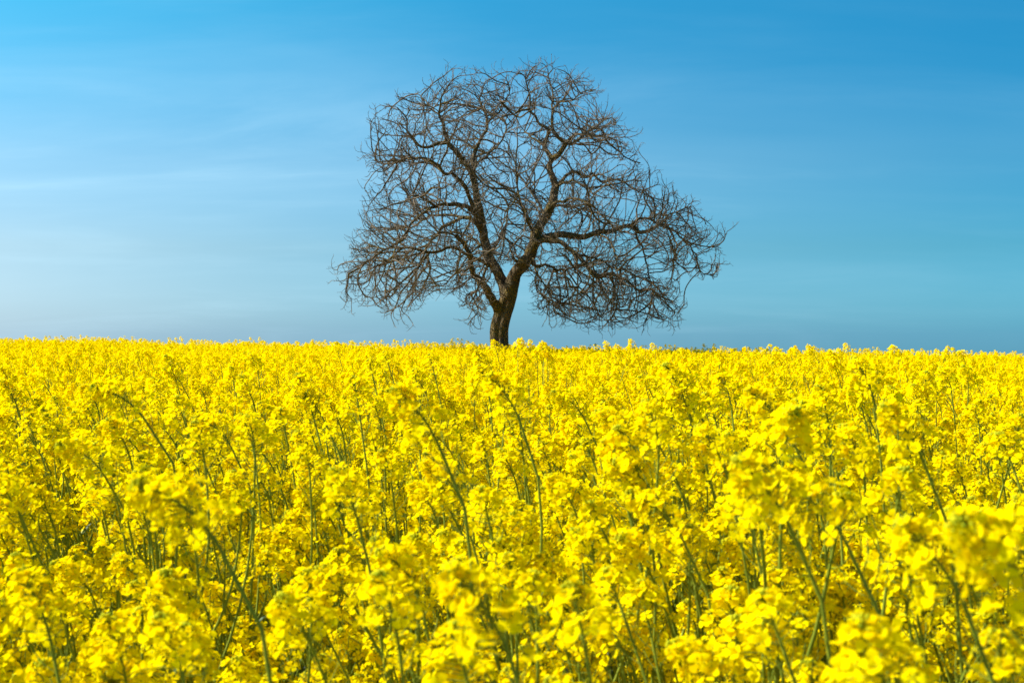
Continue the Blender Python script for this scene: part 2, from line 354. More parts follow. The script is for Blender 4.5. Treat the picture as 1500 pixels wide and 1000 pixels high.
# name: (parent, [(px, py, depth)...], width px at start, width px at end)
TRUNK = [(731, 560, 0, 31), (731, 530, 0, 28), (732, 510, 0, 25.5), (731, 495, 0, 25.5), (731.5, 478, 0, 26), (736, 462, 0, 26), (741, 447, 0, 27), (745, 434, 0, 26), (748, 422, 0, 23), (749, 412, 0, 19)]
LIMBS = [
 ('A', [(733, 456, 0), (727, 446, -.2), (718, 432, -.5), (706, 415, -.9), (696, 404, -1.2), (690, 390, -1.6), (688, 374, -2.0), (680, 358, -2.4), (668, 345, -2.8)], 14, 5),
 ('B', [(744, 436, .1), (738, 418, .2), (730, 401, .3), (718, 378, .5), (710, 359, .5), (707, 335, .4), (704, 316, .3), (700, 298, .2), (696, 277, .1), (692, 256, 0), (688, 247, 0)], 17, 9),
 ('B1', [(688, 247, 0), (676, 231, -.3), (662, 217, -.5), (655, 208, -.7)], 8.5, 6.5),
 ('B1a', [(655, 208, -.7), (653.5, 199, -.8), (651, 185, -1), (645.5, 171, -1.2), (645, 150, -1.4), (652, 132, -1.5)], 5.5, 2),
 ('B1b', [(655, 208, -.7), (641, 211, -.8), (629, 214, -1), (618, 215, -1.2), (609, 206, -1.4), (597, 190, -1.6), (594, 172, -1.7), (582, 158, -1.8)], 5.5, 1.8),
 ('B2', [(692, 250, 0), (696, 226, .5), (703, 208, .9), (710, 194, 1.2), (714, 176, 1.4), (709, 162, 1.6), (696, 157, 1.9)], 7, 3),
 ('B2a', [(709, 162, 1.6), (703, 148, 1.8), (706, 134, 1.9), (711, 120, 2.0)], 3.5, 1.4),
 ('B3', [(694, 248, 0), (703, 236, .6), (715, 226, 1.2), (728, 215, 1.9), (738, 200, 2.4), (742, 184, 2.8)], 4.5, 2),
 ('C', [(706, 338, .4), (698, 325, 0), (696, 316, -.3), (691, 299, -.7), (686, 285, -1), (681, 273, -1.3), (675, 263, -1.6), (662, 254, -1.9), (650, 253, -2.1), (641, 240, -2.3), (623, 231, -2.6), (605, 233, -2.8)], 8.5, 2.4),
 ('D', [(706, 333, .4), (696, 326, .3), (682, 318.5, .4), (670, 322, .6), (653, 330, .9), (638.5, 345, 1.2), (626.5, 359, 1.4), (620, 376, 1.5), (612, 392, 1.6)], 7, 2.6),
 ('E', [(696, 312, -.2), (684, 303, -.5), (667, 300.5, -.9), (653, 298, -1.3), (636, 301.5, -1.6), (621.5, 311, -1.9), (600, 333, -2.2), (593, 350, -2.3), (575, 360, -2.5), (553, 371, -2.7)], 7, 2),
 ('F', [(680, 319, .4), (657.5, 313.5, 1.0), (636, 315, 1.5), (619, 323, 1.9), (604, 331, 2.2), (580, 336, 2.5), (562, 340, 2.8)], 4.5, 1.8),
 ('G', [(716, 388, .4), (706, 382, .1), (691, 376, -.3), (672, 364.5, -.6), (655, 363, -.8), (641, 369, -1), (624, 369, -1.2), (609, 364, -1.3), (590, 363, -1.4), (571, 364, -1.5), (552, 374, -1.6), (535, 384, -1.6)], 6.5, 2),
 ('H', [(744, 434, 0), (749, 417, -.1), (754, 403, -.2), (763, 389, -.4), (774, 376, -.5), (781, 358, -.6), (788, 335, -.6), (800, 314, -.5), (809, 298, -.4), (812, 282, -.3), (814.5, 271, -.2)], 21, 11),
 ('H1', [(814, 273, -.2), (808.5, 256, -.1), (806, 242, 0), (807, 231, 0), (801.5, 221, .2), (797, 213, .4)], 9, 6),
 ('H1a', [(797, 213, .4), (790, 208, .7), (776, 200, 1.2), (768, 192, 1.6)], 4, 1.8),
 ('H1b', [(797, 213, .4), (801.5, 201, .3), (802.5, 190, .1), (791, 180.5, -.2), (783, 169, -.4), (774, 162, -.7), (762, 164, -1.1), (752, 168, -1.6)], 5.5, 2),
 ('H1c', [(775, 163, -.6), (776, 146, -.7), (773, 130, -.8), (770, 116, -.8)], 3, 1.3),
 ('H2', [(807, 233, 0), (815, 228.5, -.2), (824.5, 217, -.5), (830, 208, -.8)], 7.5, 6.5),
 ('H2a', [(829, 209, -.8), (820, 203, -.6), (810.5, 192, -.3), (808.5, 173.5, 0), (809.5, 157.5, .3), (809.5, 137, .6), (804, 116, .8)], 5.5, 1.8),
 ('H2b', [(829, 209, -.8), (838, 201, -1.3), (850, 197.5, -1.8), (859, 201, -2.2), (869, 202, -2.6), (880, 210, -3)], 4.5, 1.8),
 ('H2c', [(829, 209, -.8), (836, 210, -.5), (847.5, 205.5, -.1), (859, 194.5, .3), (873, 188.5, .7), (884, 194, 1), (889, 206, 1.2), (903, 219.5, 1.5), (921, 233, 1.8), (938, 239, 2)], 5.5, 1.5),
 ('H2d', [(862, 192, .4), (870, 187, .9), (882, 180, 1.4), (896, 172, 1.8)], 3, 1.3),
 ('H3', [(813, 273, -.2), (820, 267, .1), (829, 258.5, .4), (838, 252, .7), (849.5, 256.5, 1), (859, 260, 1.2), (868, 254.5, 1.4), (875, 261, 1.5), (885.5, 266.5, 1.6), (898, 263, 1.7), (912, 265.5, 1.8), (923, 273.5, 1.9), (944, 284, 2.1)], 6, 1.8),
 ('H3b', [(813, 274, -.3), (829, 268, -.9), (843, 265.5, -1.5), (856, 272, -2.1), (868, 284, -2.7)], 4.5, 1.8),
 ('J', [(781, 358, -.6), (792, 351, -.6), (802, 346.5, -.6), (816.5, 342.5, -.5), (832, 344.5, -.5), (852, 348, -.4), (872, 342, -.3), (892.5, 338.5, -.2), (913, 333, 0), (928, 331, 0), (936, 341, .1), (948, 341, .2), (963.5, 330, .3)], 10.5, 5),
 ('J2', [(924, 332, 0), (930, 326, -.3), (938, 320.5, -.5), (953, 319.5, -.8), (963, 329, -1), (983, 335, -1.2), (1000, 350, -1.3), (1023, 360, -1.4), (1047, 362, -1.4)], 4.5, 1.6),
 ('J3', [(963, 330, .3), (972, 322, .7), (985, 312, 1.1), (1000, 306, 1.4), (1015, 302, 1.6)], 3, 1.3),
 ('J4', [(872, 343, -.3), (888, 349, -.8), (898, 362, -1.3), (903, 378, -1.8), (902, 394, -2.2), (908, 410, -2.6)], 3.5, 1.6),
 ('K', [(781, 362, -.6), (790, 354, -.8), (811.5, 352, -1.2), (827, 356.5, -1.5), (839.5, 368.5, -1.7), (852, 379, -1.8), (860, 392, -1.9), (870, 403, -2), (880, 407, -2.1), (892.5, 399.5, -2.2), (908, 404, -2.2), (923, 414, -2.2), (936, 423, -2.2), (951, 422, -2.2), (962, 432, -2.2), (979, 447, -2.2)], 8.5, 1.8),
 ('K2', [(847, 374, -1.8), (862, 377, -1.2), (880, 382, -.6), (897, 392, -.1), (915, 397, .3), (930, 404, .6)], 4, 1.6),
 ('L', [(775, 382, -.5), (786, 389, -.2), (801, 389, .3), (816.5, 395, .8), (834, 392.5, 1.4), (852, 389, 2), (868, 396, 2.6), (880, 412, 3)], 5, 1.8),
 ('M', [(762, 390, -.4), (756, 382, -.8), (750.5, 373.5, -1.1), (749, 363.5, -1.4), (757, 354, -1.7), (766, 345, -2)], 4.5, 2.2),
 ('N', [(779, 374, -.5), (784, 386, -1), (786, 401, -1.4), (784, 414, -1.7), (790, 428, -1.9)], 3.5, 1.6),
 ('D2', [(600, 333, -2.2), (588, 350, -2.7), (577, 372, -3.1), (570, 396, -3.4), (563, 420, -3.6), (566, 442, -3.7)], 3.2, 1.2),
 ('D3', [(626, 359, 1.4), (608, 367, 1.9), (591, 374, 2.3), (568, 380, 2.6), (546, 392, 2.9), (520, 404, 3.1), (500, 412, 3.2)], 3.6, 1.2),
 ('C2', [(650, 253, -2.1), (627, 236, -1.2), (606, 232, -.4), (587, 235, .3), (568, 240, .8), (550, 236, 1.2)], 3.8, 1.4),
 ('E2', [(636, 301, -1.6), (622, 290, -2.4), (606, 288, -3.1), (590, 296, -3.6), (572, 300, -4), (556, 308, -4.2)], 3.4, 1.3),
 ('J5', [(928, 331, 0), (930, 338, .4), (936, 354, .9), (943, 367, 1.3), (947, 386, 1.6), (953, 416, 1.8), (956, 441, 1.9), (965, 464, 2)], 4, 1.2),
 ('J6', [(980, 334, -1.1), (990, 356, -1.6), (990, 382, -2), (1004, 396, -2.2)], 3, 1.2),
 ('J7', [(1000, 350, -1.3), (1013, 366, -.9), (1021, 381, -.6), (1027, 398, -.4), (1044, 403, -.3)], 2.6, 1.1),
 ('J8', [(1040, 362, -1.4), (1053, 358, -1.5), (1060, 350, -1.5), (1065, 339, -1.5)], 1.8, .9),
 ('A2', [(697, 405, -1.2), (701, 420, -1.9), (692, 434, -2.4), (700, 449, -2.7), (700, 459, -2.9), (691, 467, -3), (685, 476, -3.1)], 3, 1.1),
 ('A3', [(690, 392, -1.5), (678, 396, -2.4), (664, 404, -3.2), (652, 416, -3.8), (640, 420, -4.2)], 3.2, 1.2),
 ('K3', [(839, 369, -1.7), (845, 390, -2.5), (850, 412, -3.1), (846, 436, -3.5), (854, 458, -3.7)], 3.4, 1.2),
 ('K4', [(892, 400, -2.2), (898, 418, -1.6), (904, 438, -1.1), (900, 458, -.8)], 3, 1.1),
 ('N2', [(786, 400, -1.4), (798, 418, -.8), (808, 438, -.3), (812, 458, 0)], 2.8, 1.1),
 ('B1c', [(645, 171, -1.2), (634, 160, -.5), (622, 148, .2), (612, 138, .7)], 3, 1.2),
 ('B2b', [(714, 180, 1.4), (726, 168, .8), (738, 152, .2), (746, 134, -.3), (742, 116, -.6)], 3, 1.2),
 ('H2e', [(809, 160, .3), (822, 150, -.4), (838, 146, -1), (854, 138, -1.5), (872, 132, -1.9)], 3, 1.1),
 ('P', [(784, 346, -.6), (776, 330, -1.6), (768, 312, -2.6), (762, 292, -3.4), (757, 270, -4)], 5, 1.8),
 ('Q', [(790, 330, -.6), (796, 316, .8), (790, 300, 2.0), (778, 282, 3.1), (766, 264, 3.8)], 5, 1.8),
 ('T', [(716, 378, .5), (724, 362, 1.6), (734, 344, 2.6), (742, 322, 3.4), (745, 300, 4)], 5, 1.8),
 ('U', [(804, 306, -.5), (818, 296, -1.6), (836, 292, -2.6), (856, 296, -3.4), (874, 306, -4)], 5, 1.8),
 ('V', [(806, 302, -.4), (820, 300, .9), (840, 304, 2.1), (862, 308, 3.1), (884, 316, 3.9)], 5, 1.8),
 ('W', [(712, 366, .5), (696, 352, 1.6), (676, 342, 2.6), (652, 340, 3.5), (630, 346, 4.2)], 5, 1.8),
]
OUTLINE = [(493, 408), (497, 380), (503, 352), (524, 342), (517, 318), (534, 300), (540, 268), (516, 226), (532, 206), (534, 184), (545, 150), (574, 152), (600, 136), (622, 114), (648, 103), (674, 99), (702, 104), (730, 96), (758, 102), (788, 90), (826, 90), (848, 112), (886, 124), (884, 146), (908, 158), (924, 180), (931, 206), (952, 240), (972, 258), (988, 284), (1024, 290), (1031, 320), (1062, 344), (1050, 368), (1046, 400), (1016, 404), (990, 398), (992, 420), (1000, 440), (996, 460), (966, 474), (938, 474), (905, 478), (868, 481), (826, 480), (800, 462), (782, 444), (772, 410), (752, 396), (742, 400), (722, 428), (716, 452), (690, 474), (684, 456), (660, 444), (648, 424), (628, 430), (614, 446), (598, 468), (562, 466), (536, 448), (504, 428)]
GAPS = [(790, 262, 12, 22), (775, 182, 9, 14), (822, 243, 8, 10), (745, 402, 14, 12), (765, 215, 8, 12), (650, 405, 14, 8), (945, 375, 16, 12), (812, 222, 7, 7), (920, 300, 12, 10), (700, 428, 10, 6), (762, 158, 6, 14), (960, 395, 10, 12), (585, 285, 8, 8), (668, 226, 8, 7), (560, 320, 8, 6), (905, 245, 12, 6)]

NOTCH = [(742, 88, 16), (740, 104, 9), (912, 142, 16), (880, 118, 8), (590, 120, 16), (522, 258, 16), (512, 334, 12), (950, 232, 14), (640, 452, 22), (960, 482, 14), (762, 440, 16), (1010, 420, 14), (548, 470, 12), (1003, 275, 8), (560, 145, 8), (505, 375, 7), (935, 170, 8)]
def grow_tree():
    rnd = np.random.default_rng(31)
    random.seed(5)
    STEP = 0.13
    pos, par, own, trad = [], [], [], []      # node, parent node, limb number, traced radius
    chains = []
    def add_chain(pts, w0, w1, li, widths=None):
        P = smooth_poly([tp(*p) for p in pts], STEP)
        n = len(P)
        if li:                                   # small wriggle, ends kept
            w = np.array([[noise.noise((i * .35, li * 3.1, k * 7.7)) for k in range(3)] for i in range(n)])
            f = np.minimum(1, np.minimum(np.arange(n), np.arange(n)[::-1]) / 4)[:, None]
            P = P + w * 0.07 * f
        if widths is None:
            t = np.linspace(0, 1, n)
            rr = (w0 + (w1 - w0) * t ** 0.8) * S / 2
        else:
            t = np.linspace(0, len(widths) - 1, n)
            rr = np.interp(t, range(len(widths)), widths) * S / 2
        start = len(pos)
        if not pos: p0 = -1
        else:
            A = np.array(pos); p0 = int(np.argmin(((A - P[0]) ** 2).sum(1)))
        for i in range(n):
            pos.append(P[i]); par.append(p0 if i == 0 else len(pos) - 2); own.append(li); trad.append(rr[i])
        chains.append((li, list(range(start, start + n))))
    add_chain([p[:3] for p in TRUNK], 0, 0, 0, [p[3] for p in TRUNK])
    for k, (nm, pts, w0, w1) in enumerate(LIMBS):
        add_chain(pts, w0, w1, k + 1)
    ntr = len(pos)
    # attractors
    poly = np.array(OUTLINE, dtype=float)
    def inside(px, py):
        x0, y0 = poly[:, 0], poly[:, 1]; x1, y1 = np.roll(x0, -1), np.roll(y0, -1)
        c = ((y0 > py[:, None]) != (y1 > py[:, None])) & (px[:, None] < (x1 - x0) * (py[:, None] - y0) / (y1 - y0 + 1e-9) + x0)
        return c.sum(1) % 2 == 1
    D = 5.4
    att = []
    got = 0
    NA = 5600
    while got < NA:
        m = 20000
        px = rnd.uniform(485, 1070, m); py = rnd.uniform(85, 485, m); d = rnd.uniform(-D, D, m)
        u = np.abs(d) / D
        s = np.sqrt(1 - u * u) * 0.97
        cx, cy = 752, 315
        ok = inside(cx + (px - cx) / s, cy + (py - cy) / s)
        for gx, gy, gw in NOTCH: ok &= (px - gx) ** 2 + (py - gy) ** 2 > gw * gw
        inner = inside(cx + (px - cx) / s / 0.72, cy + (py - cy) / s / 0.72)
        keep = rnd.random(m) < np.where(inner, 0.42, 1.0)
        ok &= keep
        for gx, gy, ga, gb in GAPS:
            ok &= ((px - gx) / ga) ** 2 + ((py - gy) / gb) ** 2 > 1
        k = (TREE_Y + d) / TREE_Y
        # the point is placed for its own depth
        X = (px - 750) * S * k; Y = TREE_Y + d; Z = EYE + (490 - py) * S * k
        P = np.stack([X, Y, Z], 1)[ok]
        # thin clumps: 3-D noise thins the cloud so the crown has uneven density
        nz = np.array([noise.noise(Vector(p) * 0.9) for p in P])
        P = P[rnd.random(len(P)) < np.clip(0.70 + 1.8 * nz, 0.06, 1)]
        att.append(P); got += len(P)
    att = np.concatenate(att)[:NA]
    alive = np.ones(NA, bool)
    near = np.full(NA, -1); nd = np.full(NA, 1e9)
    # side shoots may not start from the trunk or the thick foot of the limbs
    allowed = [i for i in range(ntr) if own[i] != 0 and trad[i] < 0.125]
    new = allowed
    KILL, INF = 0.33, 1.2
    kids = {}
    CEN = np.array(tp(752, 400, 0))
    for it in range(150):
        if not new: break
        kd = KDTree(len(new))
        for i in new: kd.insert(pos[i], i)
        kd.balance()
        for a in np.nonzero(alive)[0]:
            co, i, dd = kd.find(att[a])
            if dd < nd[a]: nd[a] = dd; near[a] = i
        alive &= nd > KILL
        act = np.nonzero(alive & (nd < INF))[0]
        if len(act) == 0: break
        dirs = {}
        for a in act:
            i = near[a]; v = att[a] - pos[i]; v /= np.linalg.norm(v)
            if i in dirs: dirs[i][0] += v; dirs[i][1] += 1
            else: dirs[i] = [v.copy(), 1]
        new = []
        for i, (v, c) in dirs.items():
            v = v / (np.linalg.norm(v) + 1e-9)
            if par[i] >= 0:
                t = pos[i] - pos[par[i]]; t /= np.linalg.norm(t) + 1e-9
                k = 0.5 if i >= ntr else 0.1
                v = v + t * k
            if kids.get(i, 0) >= 3: continue
            j = rnd.normal(0, 0.24, 3)
            o = pos[i] - CEN; o /= np.linalg.norm(o) + 1e-9
            v = v + j + o * .65 + np.array([0, 0, 0.0 if pos[i][2] > 6 else -0.12])
            v /= np.linalg.norm(v)
            pos.append(pos[i] + v * STEP * rnd.uniform(.85, 1.15)); par.append(i); own.append(own[i]); trad.append(0)
            kids[i] = kids.get(i, 0) + 1
            new.append(len(pos) - 1)
    # long shoots from every medium branch, crooked, alternate, turning up at the tip, with short knobbly spurs
    n0 = len(pos)
    nch = np.zeros(n0, int)
    for i in range(1, n0):
        if par[i] >= 0: nch[par[i]] += 1
    centre = CEN
    up3 = np.array([0, 0, 1.0])
    def unit(v): return v / (math.sqrt(v.dot(v)) + 1e-9)
    def shoot(i, v, n, curl, li, step=.078, spur=True):
        q = pos[i] + v * step * n * .7; kk = q[1] / TREE_Y
        qx = 750 + (q[0] / S) / kk; qy = 490 - ((q[2] - EYE) / S) / kk
        for gx, gy, ga, gb in GAPS:
            if ((qx - gx) / ga) ** 2 + ((qy - gy) / gb) ** 2 < 1.2: return
        for gx, gy, gw in NOTCH:
            if (qx - gx) ** 2 + (qy - gy) ** 2 < gw * gw: return
        cur = i
        low = min(1, max(0, (6.2 - pos[i][2]) / 3.0))
        if spur: v = unit(v - up3 * .65 * low); n = n + int(3 * low)
        for k in range(n):
            f = k / n
            v = unit(v + up3 * curl * f * f + rnd.normal(0, .30, 3))
            if rnd.random() < .14: v = unit(v + rnd.normal(0, .4, 3))
            pos.append(pos[cur] + v * step * rnd.uniform(.8, 1.2)); par.append(cur); own.append(li); trad.append(0)
            cur = len(pos) - 1
            if spur and k >= 1 and rnd.random() < .52:
                sd = unit(np.cross(v, rnd.normal(0, 1, 3)))
                shoot(cur, unit(v * .8 + sd * .8 + up3 * .15), int(rnd.integers(1, 4)), .5, li, .062, False)
    for i in range(ntr - 0, n0):
        tip = nch[i] == 0
        t = unit(pos[i] - pos[par[i]])
        if tip:
            shoot(i, t, int(rnd.integers(4, 9)), rnd.uniform(.3, .9), own[i])
            sd = unit(np.cross(t, rnd.normal(0, 1, 3)))
            shoot(i, unit(t + sd * .8), int(rnd.integers(2, 6)), rnd.uniform(.3, .8), own[i])
        elif rnd.random() < .50:
            o = unit(pos[i] - centre)
            sd = unit(np.cross(t, rnd.normal(0, 1, 3)))
            shoot(i, unit(t * .9 + sd * .75 + o * .5), int(rnd.integers(3, 8)), rnd.uniform(.2, .8), own[i])
    for i in allowed:
        if trad[i] < .07 and rnd.random() < (.5 if trad[i] < .04 else .22):
            t = unit(pos[i] - pos[par[i]]); sd = unit(np.cross(t, rnd.normal(0, 1, 3)))
            shoot(i, unit(t * .7 + sd), int(rnd.integers(3, 9)), rnd.uniform(.2, .8), own[i])
    P = np.array(pos); N = len(P); par = np.array(par); own = np.array(own); trad = np.array(trad)
    # radii by the pipe rule
    EX = 2.3; tipr = 0.0053
    acc = np.zeros(N); rad = np.zeros(N)
    children = [[] for _ in range(N)]
    for i in range(N - 1, -1, -1):
        a = acc[i] if acc[i] > 0 else tipr ** EX
        a += (0.0012) ** EX
        rad[i] = a ** (1 / EX)
        if trad[i] > 0: rad[i] = trad[i]
        if par[i] >= 0:
            if i >= ntr: acc[par[i]] += a
            children[par[i]].append(i)
    # smooth grown nodes a little
    for _ in range(1):
        Q = P.copy()
        for i in range(ntr, N):
            ch = children[i]
            if ch:
                c = max(ch, key=lambda k: rad[k]); Q[i] = P[i] * .5 + (P[par[i]] + P[c]) * .25
        P = Q
    print('tree nodes', N, 'traced', ntr, 'attractors left', alive.sum())
    root = bpy.data.objects.new('walnut_tree', None); COL.objects.link(root)
    root.location = BASE
    tag(root, 'bare leafless tree with a broad rounded crown, alone on the crest of the yellow field', 'tree')
    off = -BASE
    def make(name, geo, parent, mats):
        o = bpy.data.objects.new(name, geo.mesh(name, mats)); COL.objects.link(o); o.parent = parent
        return o
    # trunk: fluted, with a deep seam between two stems grown together
    li, ids = chains[0]
    pts = P[ids]; rr = rad[ids]
    pts = smooth_poly(pts, 0.045); rr = np.interp(np.linspace(0, len(rr) - 1, len(pts)), range(len(rr)), rr)
    def wob(i, a):
        z = i * 0.045
        x, y = math.cos(a), math.sin(a)
        n = noise.fractal(Vector((x * 1.6, y * 1.6, z * 0.55)), 0.8, 2.0, 4) * 0.13 + noise.noise(Vector((x * 5, y * 5, z * 1.6))) * 0.07
        seam = -0.30 * math.exp(-((math.atan2(math.sin(a - SEAM - z * .07), math.cos(a - SEAM - z * .07))) / 0.22) ** 2)
        return 1.0 + n + seam + 0.05 * math.sin(3 * a + z)
    SEAM = 0.0
    # find the angle that faces the camera, a little to its left
    T = pts[1] - pts[0]; T /= np.linalg.norm(T)
    u = np.cross(T, (0.31, 0.95, 0.05)); u /= np.linalg.norm(u); w = np.cross(T, u)
    f = np.array([-0.28, -1, 0])
    SEAM = math.atan2(f.dot(w), f.dot(u))
    g = Geo(); g.add(*tube(pts + off, rr, 40, wob))
    trunk = make('trunk', g, root, [M_BARK])
    limb_obj = {}
    for li, ids in chains[1:]:
        pts = P[ids]; rr = rad[ids].copy()
        rr[0:4] *= np.array([1.25, 1.15, 1.08, 1.03])[:len(rr[0:4])]
        pts = smooth_poly(pts, 0.07); rr = np.interp(np.linspace(0, len(rr) - 1, len(pts)), range(len(rr)), rr)
        big = rr[0] > 0.08
        def wb(i, a, li=li):
            x, y = math.cos(a), math.sin(a)
            return 1 + 0.22 * noise.fractal(Vector((x * 1.3 + li * 5, y * 1.3, i * 0.07 * 1.4)), 0.9, 2.0, 3)
        g = Geo(); g.add(*tube(pts + off, rr, 20 if big else 9, wb))
        limb_obj[li] = make('limb', g, root, [M_BARK])
    # decompose the grown part into tubes, gathered per subtree
    sub = {}
    def collect(start):
        g = Geo(); stack = [start]
        while stack:
            s = stack.pop(); idx = [par[s], s]
            r0 = rad[s]
            while children[idx[-1]]:
                ch = sorted(children[idx[-1]], key=lambda k: -rad[k])
                idx.append(ch[0]); stack += ch[1:]
            r = rad[idx].copy(); r[0] = r[1]; r[-1] *= 0.75
            sides = 7 if r0 > 0.03 else (5 if r0 > 0.014 else (4 if r0 > .009 else 3))
            V, Q = tube(P[idx] + off, r, sides)
            mi = np.repeat(np.where(r[:-1] > .019, 0, 1), sides)
            g.v.append(V); g.q.append(Q + g.n); g.m.append(mi); g.n += len(V)
        return g
    starts = [i for i in range(ntr, N) if par[i] < ntr]
    starts.sort(key=lambda i: -rad[i])
    rest = Geo()
    for k, i in enumerate(starts):
        g = collect(i)
        if k < 95:
            make('branch', g, limb_obj[int(own[i])], [M_BARK, M_TWIG])
        else:
            V, Q, MI = g.arrays(); rest.add(V, Q, 1)
    if rest.n:
        o = make('twigs', rest, root, [M_BARK, M_TWIG]); o['kind'] = 'stuff'
grow_tree()

# ------------------------------------------------------------------ rapeseed plants
def petal(level):
    """one petal along +x, in the xy plane, unit length"""
    if level == 0:
        rows = [(0.0, .07, 0), (.38, .20, .05), (.62, .42, .05), (.85, .45, -.01), (1.0, .24, -.07)]
        V = []
        for t, w, z in rows: V += [(t, -w, z + .05 * w), (t + (.03 if t > .9 else 0), 0, z), (t, w, z + .05 * w)]
        Q = []
        for r in range(4):
            for c in range(2):
                a = r * 3 + c; Q.append((a, a + 1, a + 4, a + 3))
    elif level == 1:
        V = [(.1, -.08, 0), (.1, .08, 0), (.65, .46, .05), (.65, -.46, .05), (1.02, .2, -.04), (1.02, -.2, -.04)]
        Q = [(0, 3, 2, 1), (3, 5, 4, 2)]
    else:
        V = [(.1, 0, 0), (.62, -.5, 0.02), (1.05, 0, -.03), (.62, .5, 0.02)]
        Q = [(0, 1, 2, 3)]
    return np.array(V, dtype=float), np.array(Q)

def basis(n):
    n = n / (np.linalg.norm(n) + 1e-9)
    a = np.cross(n, (0.3, 0.7, 0.64)); a /= np.linalg.norm(a) + 1e-9
    return a, np.cross(n, a), n

def add_flower(g, c, nrm, size, level, rng, cup):
    pv, pq = petal(level)
    a, b, n = basis(np.asarray(nrm, dtype=float))
    rot = rng.uniform(0, math.pi)
    for k in range(4):
        th = rot + k * math.pi / 2 + rng.normal(0, .10)
        d = a * math.cos(th) + b * math.sin(th); s = -a * math.sin(th) + b * math.cos(th)
        cc = cup + rng.normal(0, .16)
        dd = d * math.cos(cc) + n * math.sin(cc); nn = -d * math.sin(cc) + n * math.cos(cc)
        sz = size * rng.uniform(.88, 1.1)
        V = c + (pv[:, :1] * dd + pv[:, 1:2] * s * 1.05 + pv[:, 2:] * nn) * sz
        g.add(V, pq, 0)

def thin(g, a, b, r, m, sides=3):
    a = np.asarray(a, dtype=float); b = np.asarray(b, dtype=float)
    V, Q = tube([a, (a + b) / 2, b], [r, r, r * .8], sides); g.add(V, Q, m)

def bud(g, c, d, r, m, lng=1.5):
    a, b, n = basis(d)
    V = [c - n * r * lng * .7]
    for h, s in ((-.1, 1.0), (.6, .7)):
        for k in range(4):
            th = k * math.pi / 2
            V.append(c + n * h * r * lng + (a * math.cos(th) + b * math.sin(th)) * r * s)
    V.append(c + n * r * lng)
    Q = [(1, 2, 6, 5), (2, 3, 7, 6), (3, 4, 8, 7), (4, 1, 5, 8), (0, 2, 1, 4), (0, 4, 3, 2), (9, 5, 6, 7), (9, 7, 8, 5)]
    g.add(np.array(V), np.array(Q), m)

def make_head(seed, L, n, bend, level, scale=1.0):
    """a flower head: axis from the origin up +z, leaning over towards -x"""
    rng = np.random.default_rng(seed)
    g = Geo()
    ns = 12
    ax = [np.zeros(3)]; tg = []
    for i in range(ns):
        th = bend * (i / ns) ** 1.0
        t = np.array([-math.sin(th), 0.0, math.cos(th)]); tg.append(t)
        ax.append(ax[-1] + t * L / ns)
    tg.append(tg[-1]); ax = np.array(ax); tg = np.array(tg)
    if level < 2:
        V, Q = tube(ax, np.linspace(.0020, .0010, len(ax)), 5 if level == 0 else 3); g.add(V, Q, 2)
    ga = 2.39996
    ph = rng.uniform(0, 6)
    for k in range(n):
        s = 0.10 + 0.84 * (k + .5) / n
        s = s ** 0.85
        f = s * ns; i = min(int(f), ns - 1); p = ax[i] + (ax[i + 1] - ax[i]) * (f - i); t = tg[i]
        a, b, _ = basis(t)
        th = ph + k * ga + rng.normal(0, .25)
        rad = a * math.cos(th) + b * math.sin(th)
        el = (1 - s) * R(72) + s * R(28)
        el += rng.normal(0, .14)
        pl = (0.030 * (1 - s) ** .7 + 0.011) * rng.uniform(.8, 1.25) * (1 if level else 1)
        d = t * math.cos(el) + rad * math.sin(el)
        e = p + d * pl + np.array([0, 0, -0.15 * pl])
        if level == 0: thin(g, p, e, .0006, 2)
        nn = d * .75 + np.array([rng.normal(0, .35), rng.normal(0, .35), .25 + rng.normal(0, .3)])
        sz = (0.0098 if s < .82 else 0.0074) * rng.uniform(.85, 1.12) * scale
        if rng.random() < .12: cup = R(60)
        else: cup = R(rng.uniform(2, 34))
        add_flower(g, e, nn, sz, level, rng, cup)
        if level == 0: bud(g, e + nn / np.linalg.norm(nn) * .0015, nn, .0013, 1)
    # buds at the tip
    tip = ax[-1]; t = tg[-1]; a, b, _ = basis(t)
    nb = 24 if level == 0 else (7 if level == 1 else 2)
    for k in range(nb):
        q = (k + .5) / nb; th = k * ga
        el = q * R(85)
        d = t * math.cos(el) + (a * math.cos(th) + b * math.sin(th)) * math.sin(el)
        c = tip + d * rng.uniform(.006, .011)
        bud(g, c, d, (.0022 if level == 0 else .0028 if level == 1 else .0055), 1)
        if level == 0: thin(g, tip - t * .004, c, .0005, 2)
    # young pods below the flowers
    if level < 2:
        for k in range(7 if level == 0 else 3):
            s = -0.015 - 0.006 * k
            th = k * ga + 1
            d = np.array([math.cos(th) * .8, math.sin(th) * .8, .75]); d /= np.linalg.norm(d)
            p = np.array([0, 0, s]); e = p + d * rng.uniform(.018, .03)
            thin(g, p, e, .0006, 2)
            thin(g, e, e + (d + np.array([0, 0, .6])) * .012, .0010, 2)
    return g

def leaf_geo(seed, L, W, droop, level):
    rng = np.random.default_rng(seed)
    n = 7 if level == 0 else 3
    V, Q = [], []
    for i in range(n):
        t = i / (n - 1)
        w = W * (math.sin(math.pi * min(1, t * .93 + .07)) ** .7) * .5 + .001
        a = R(55) - droop * t
        x = L * t * math.cos(R(55) - droop * t * .5); z = L * t * math.sin(R(55) - droop * t * .5)
        wv = rng.normal(0, .06) * W
        V += [(x, -w, z + w * .35 + wv), (x, 0, z), (x, w, z + w * .35 - wv)]
    for r in range(n - 1):
        for c in range(2):
            k = r * 3 + c; Q.append((k, k + 1, k + 4, k + 3))
    g = Geo(); g.add(np.array(V), np.array(Q), 3)
    return g

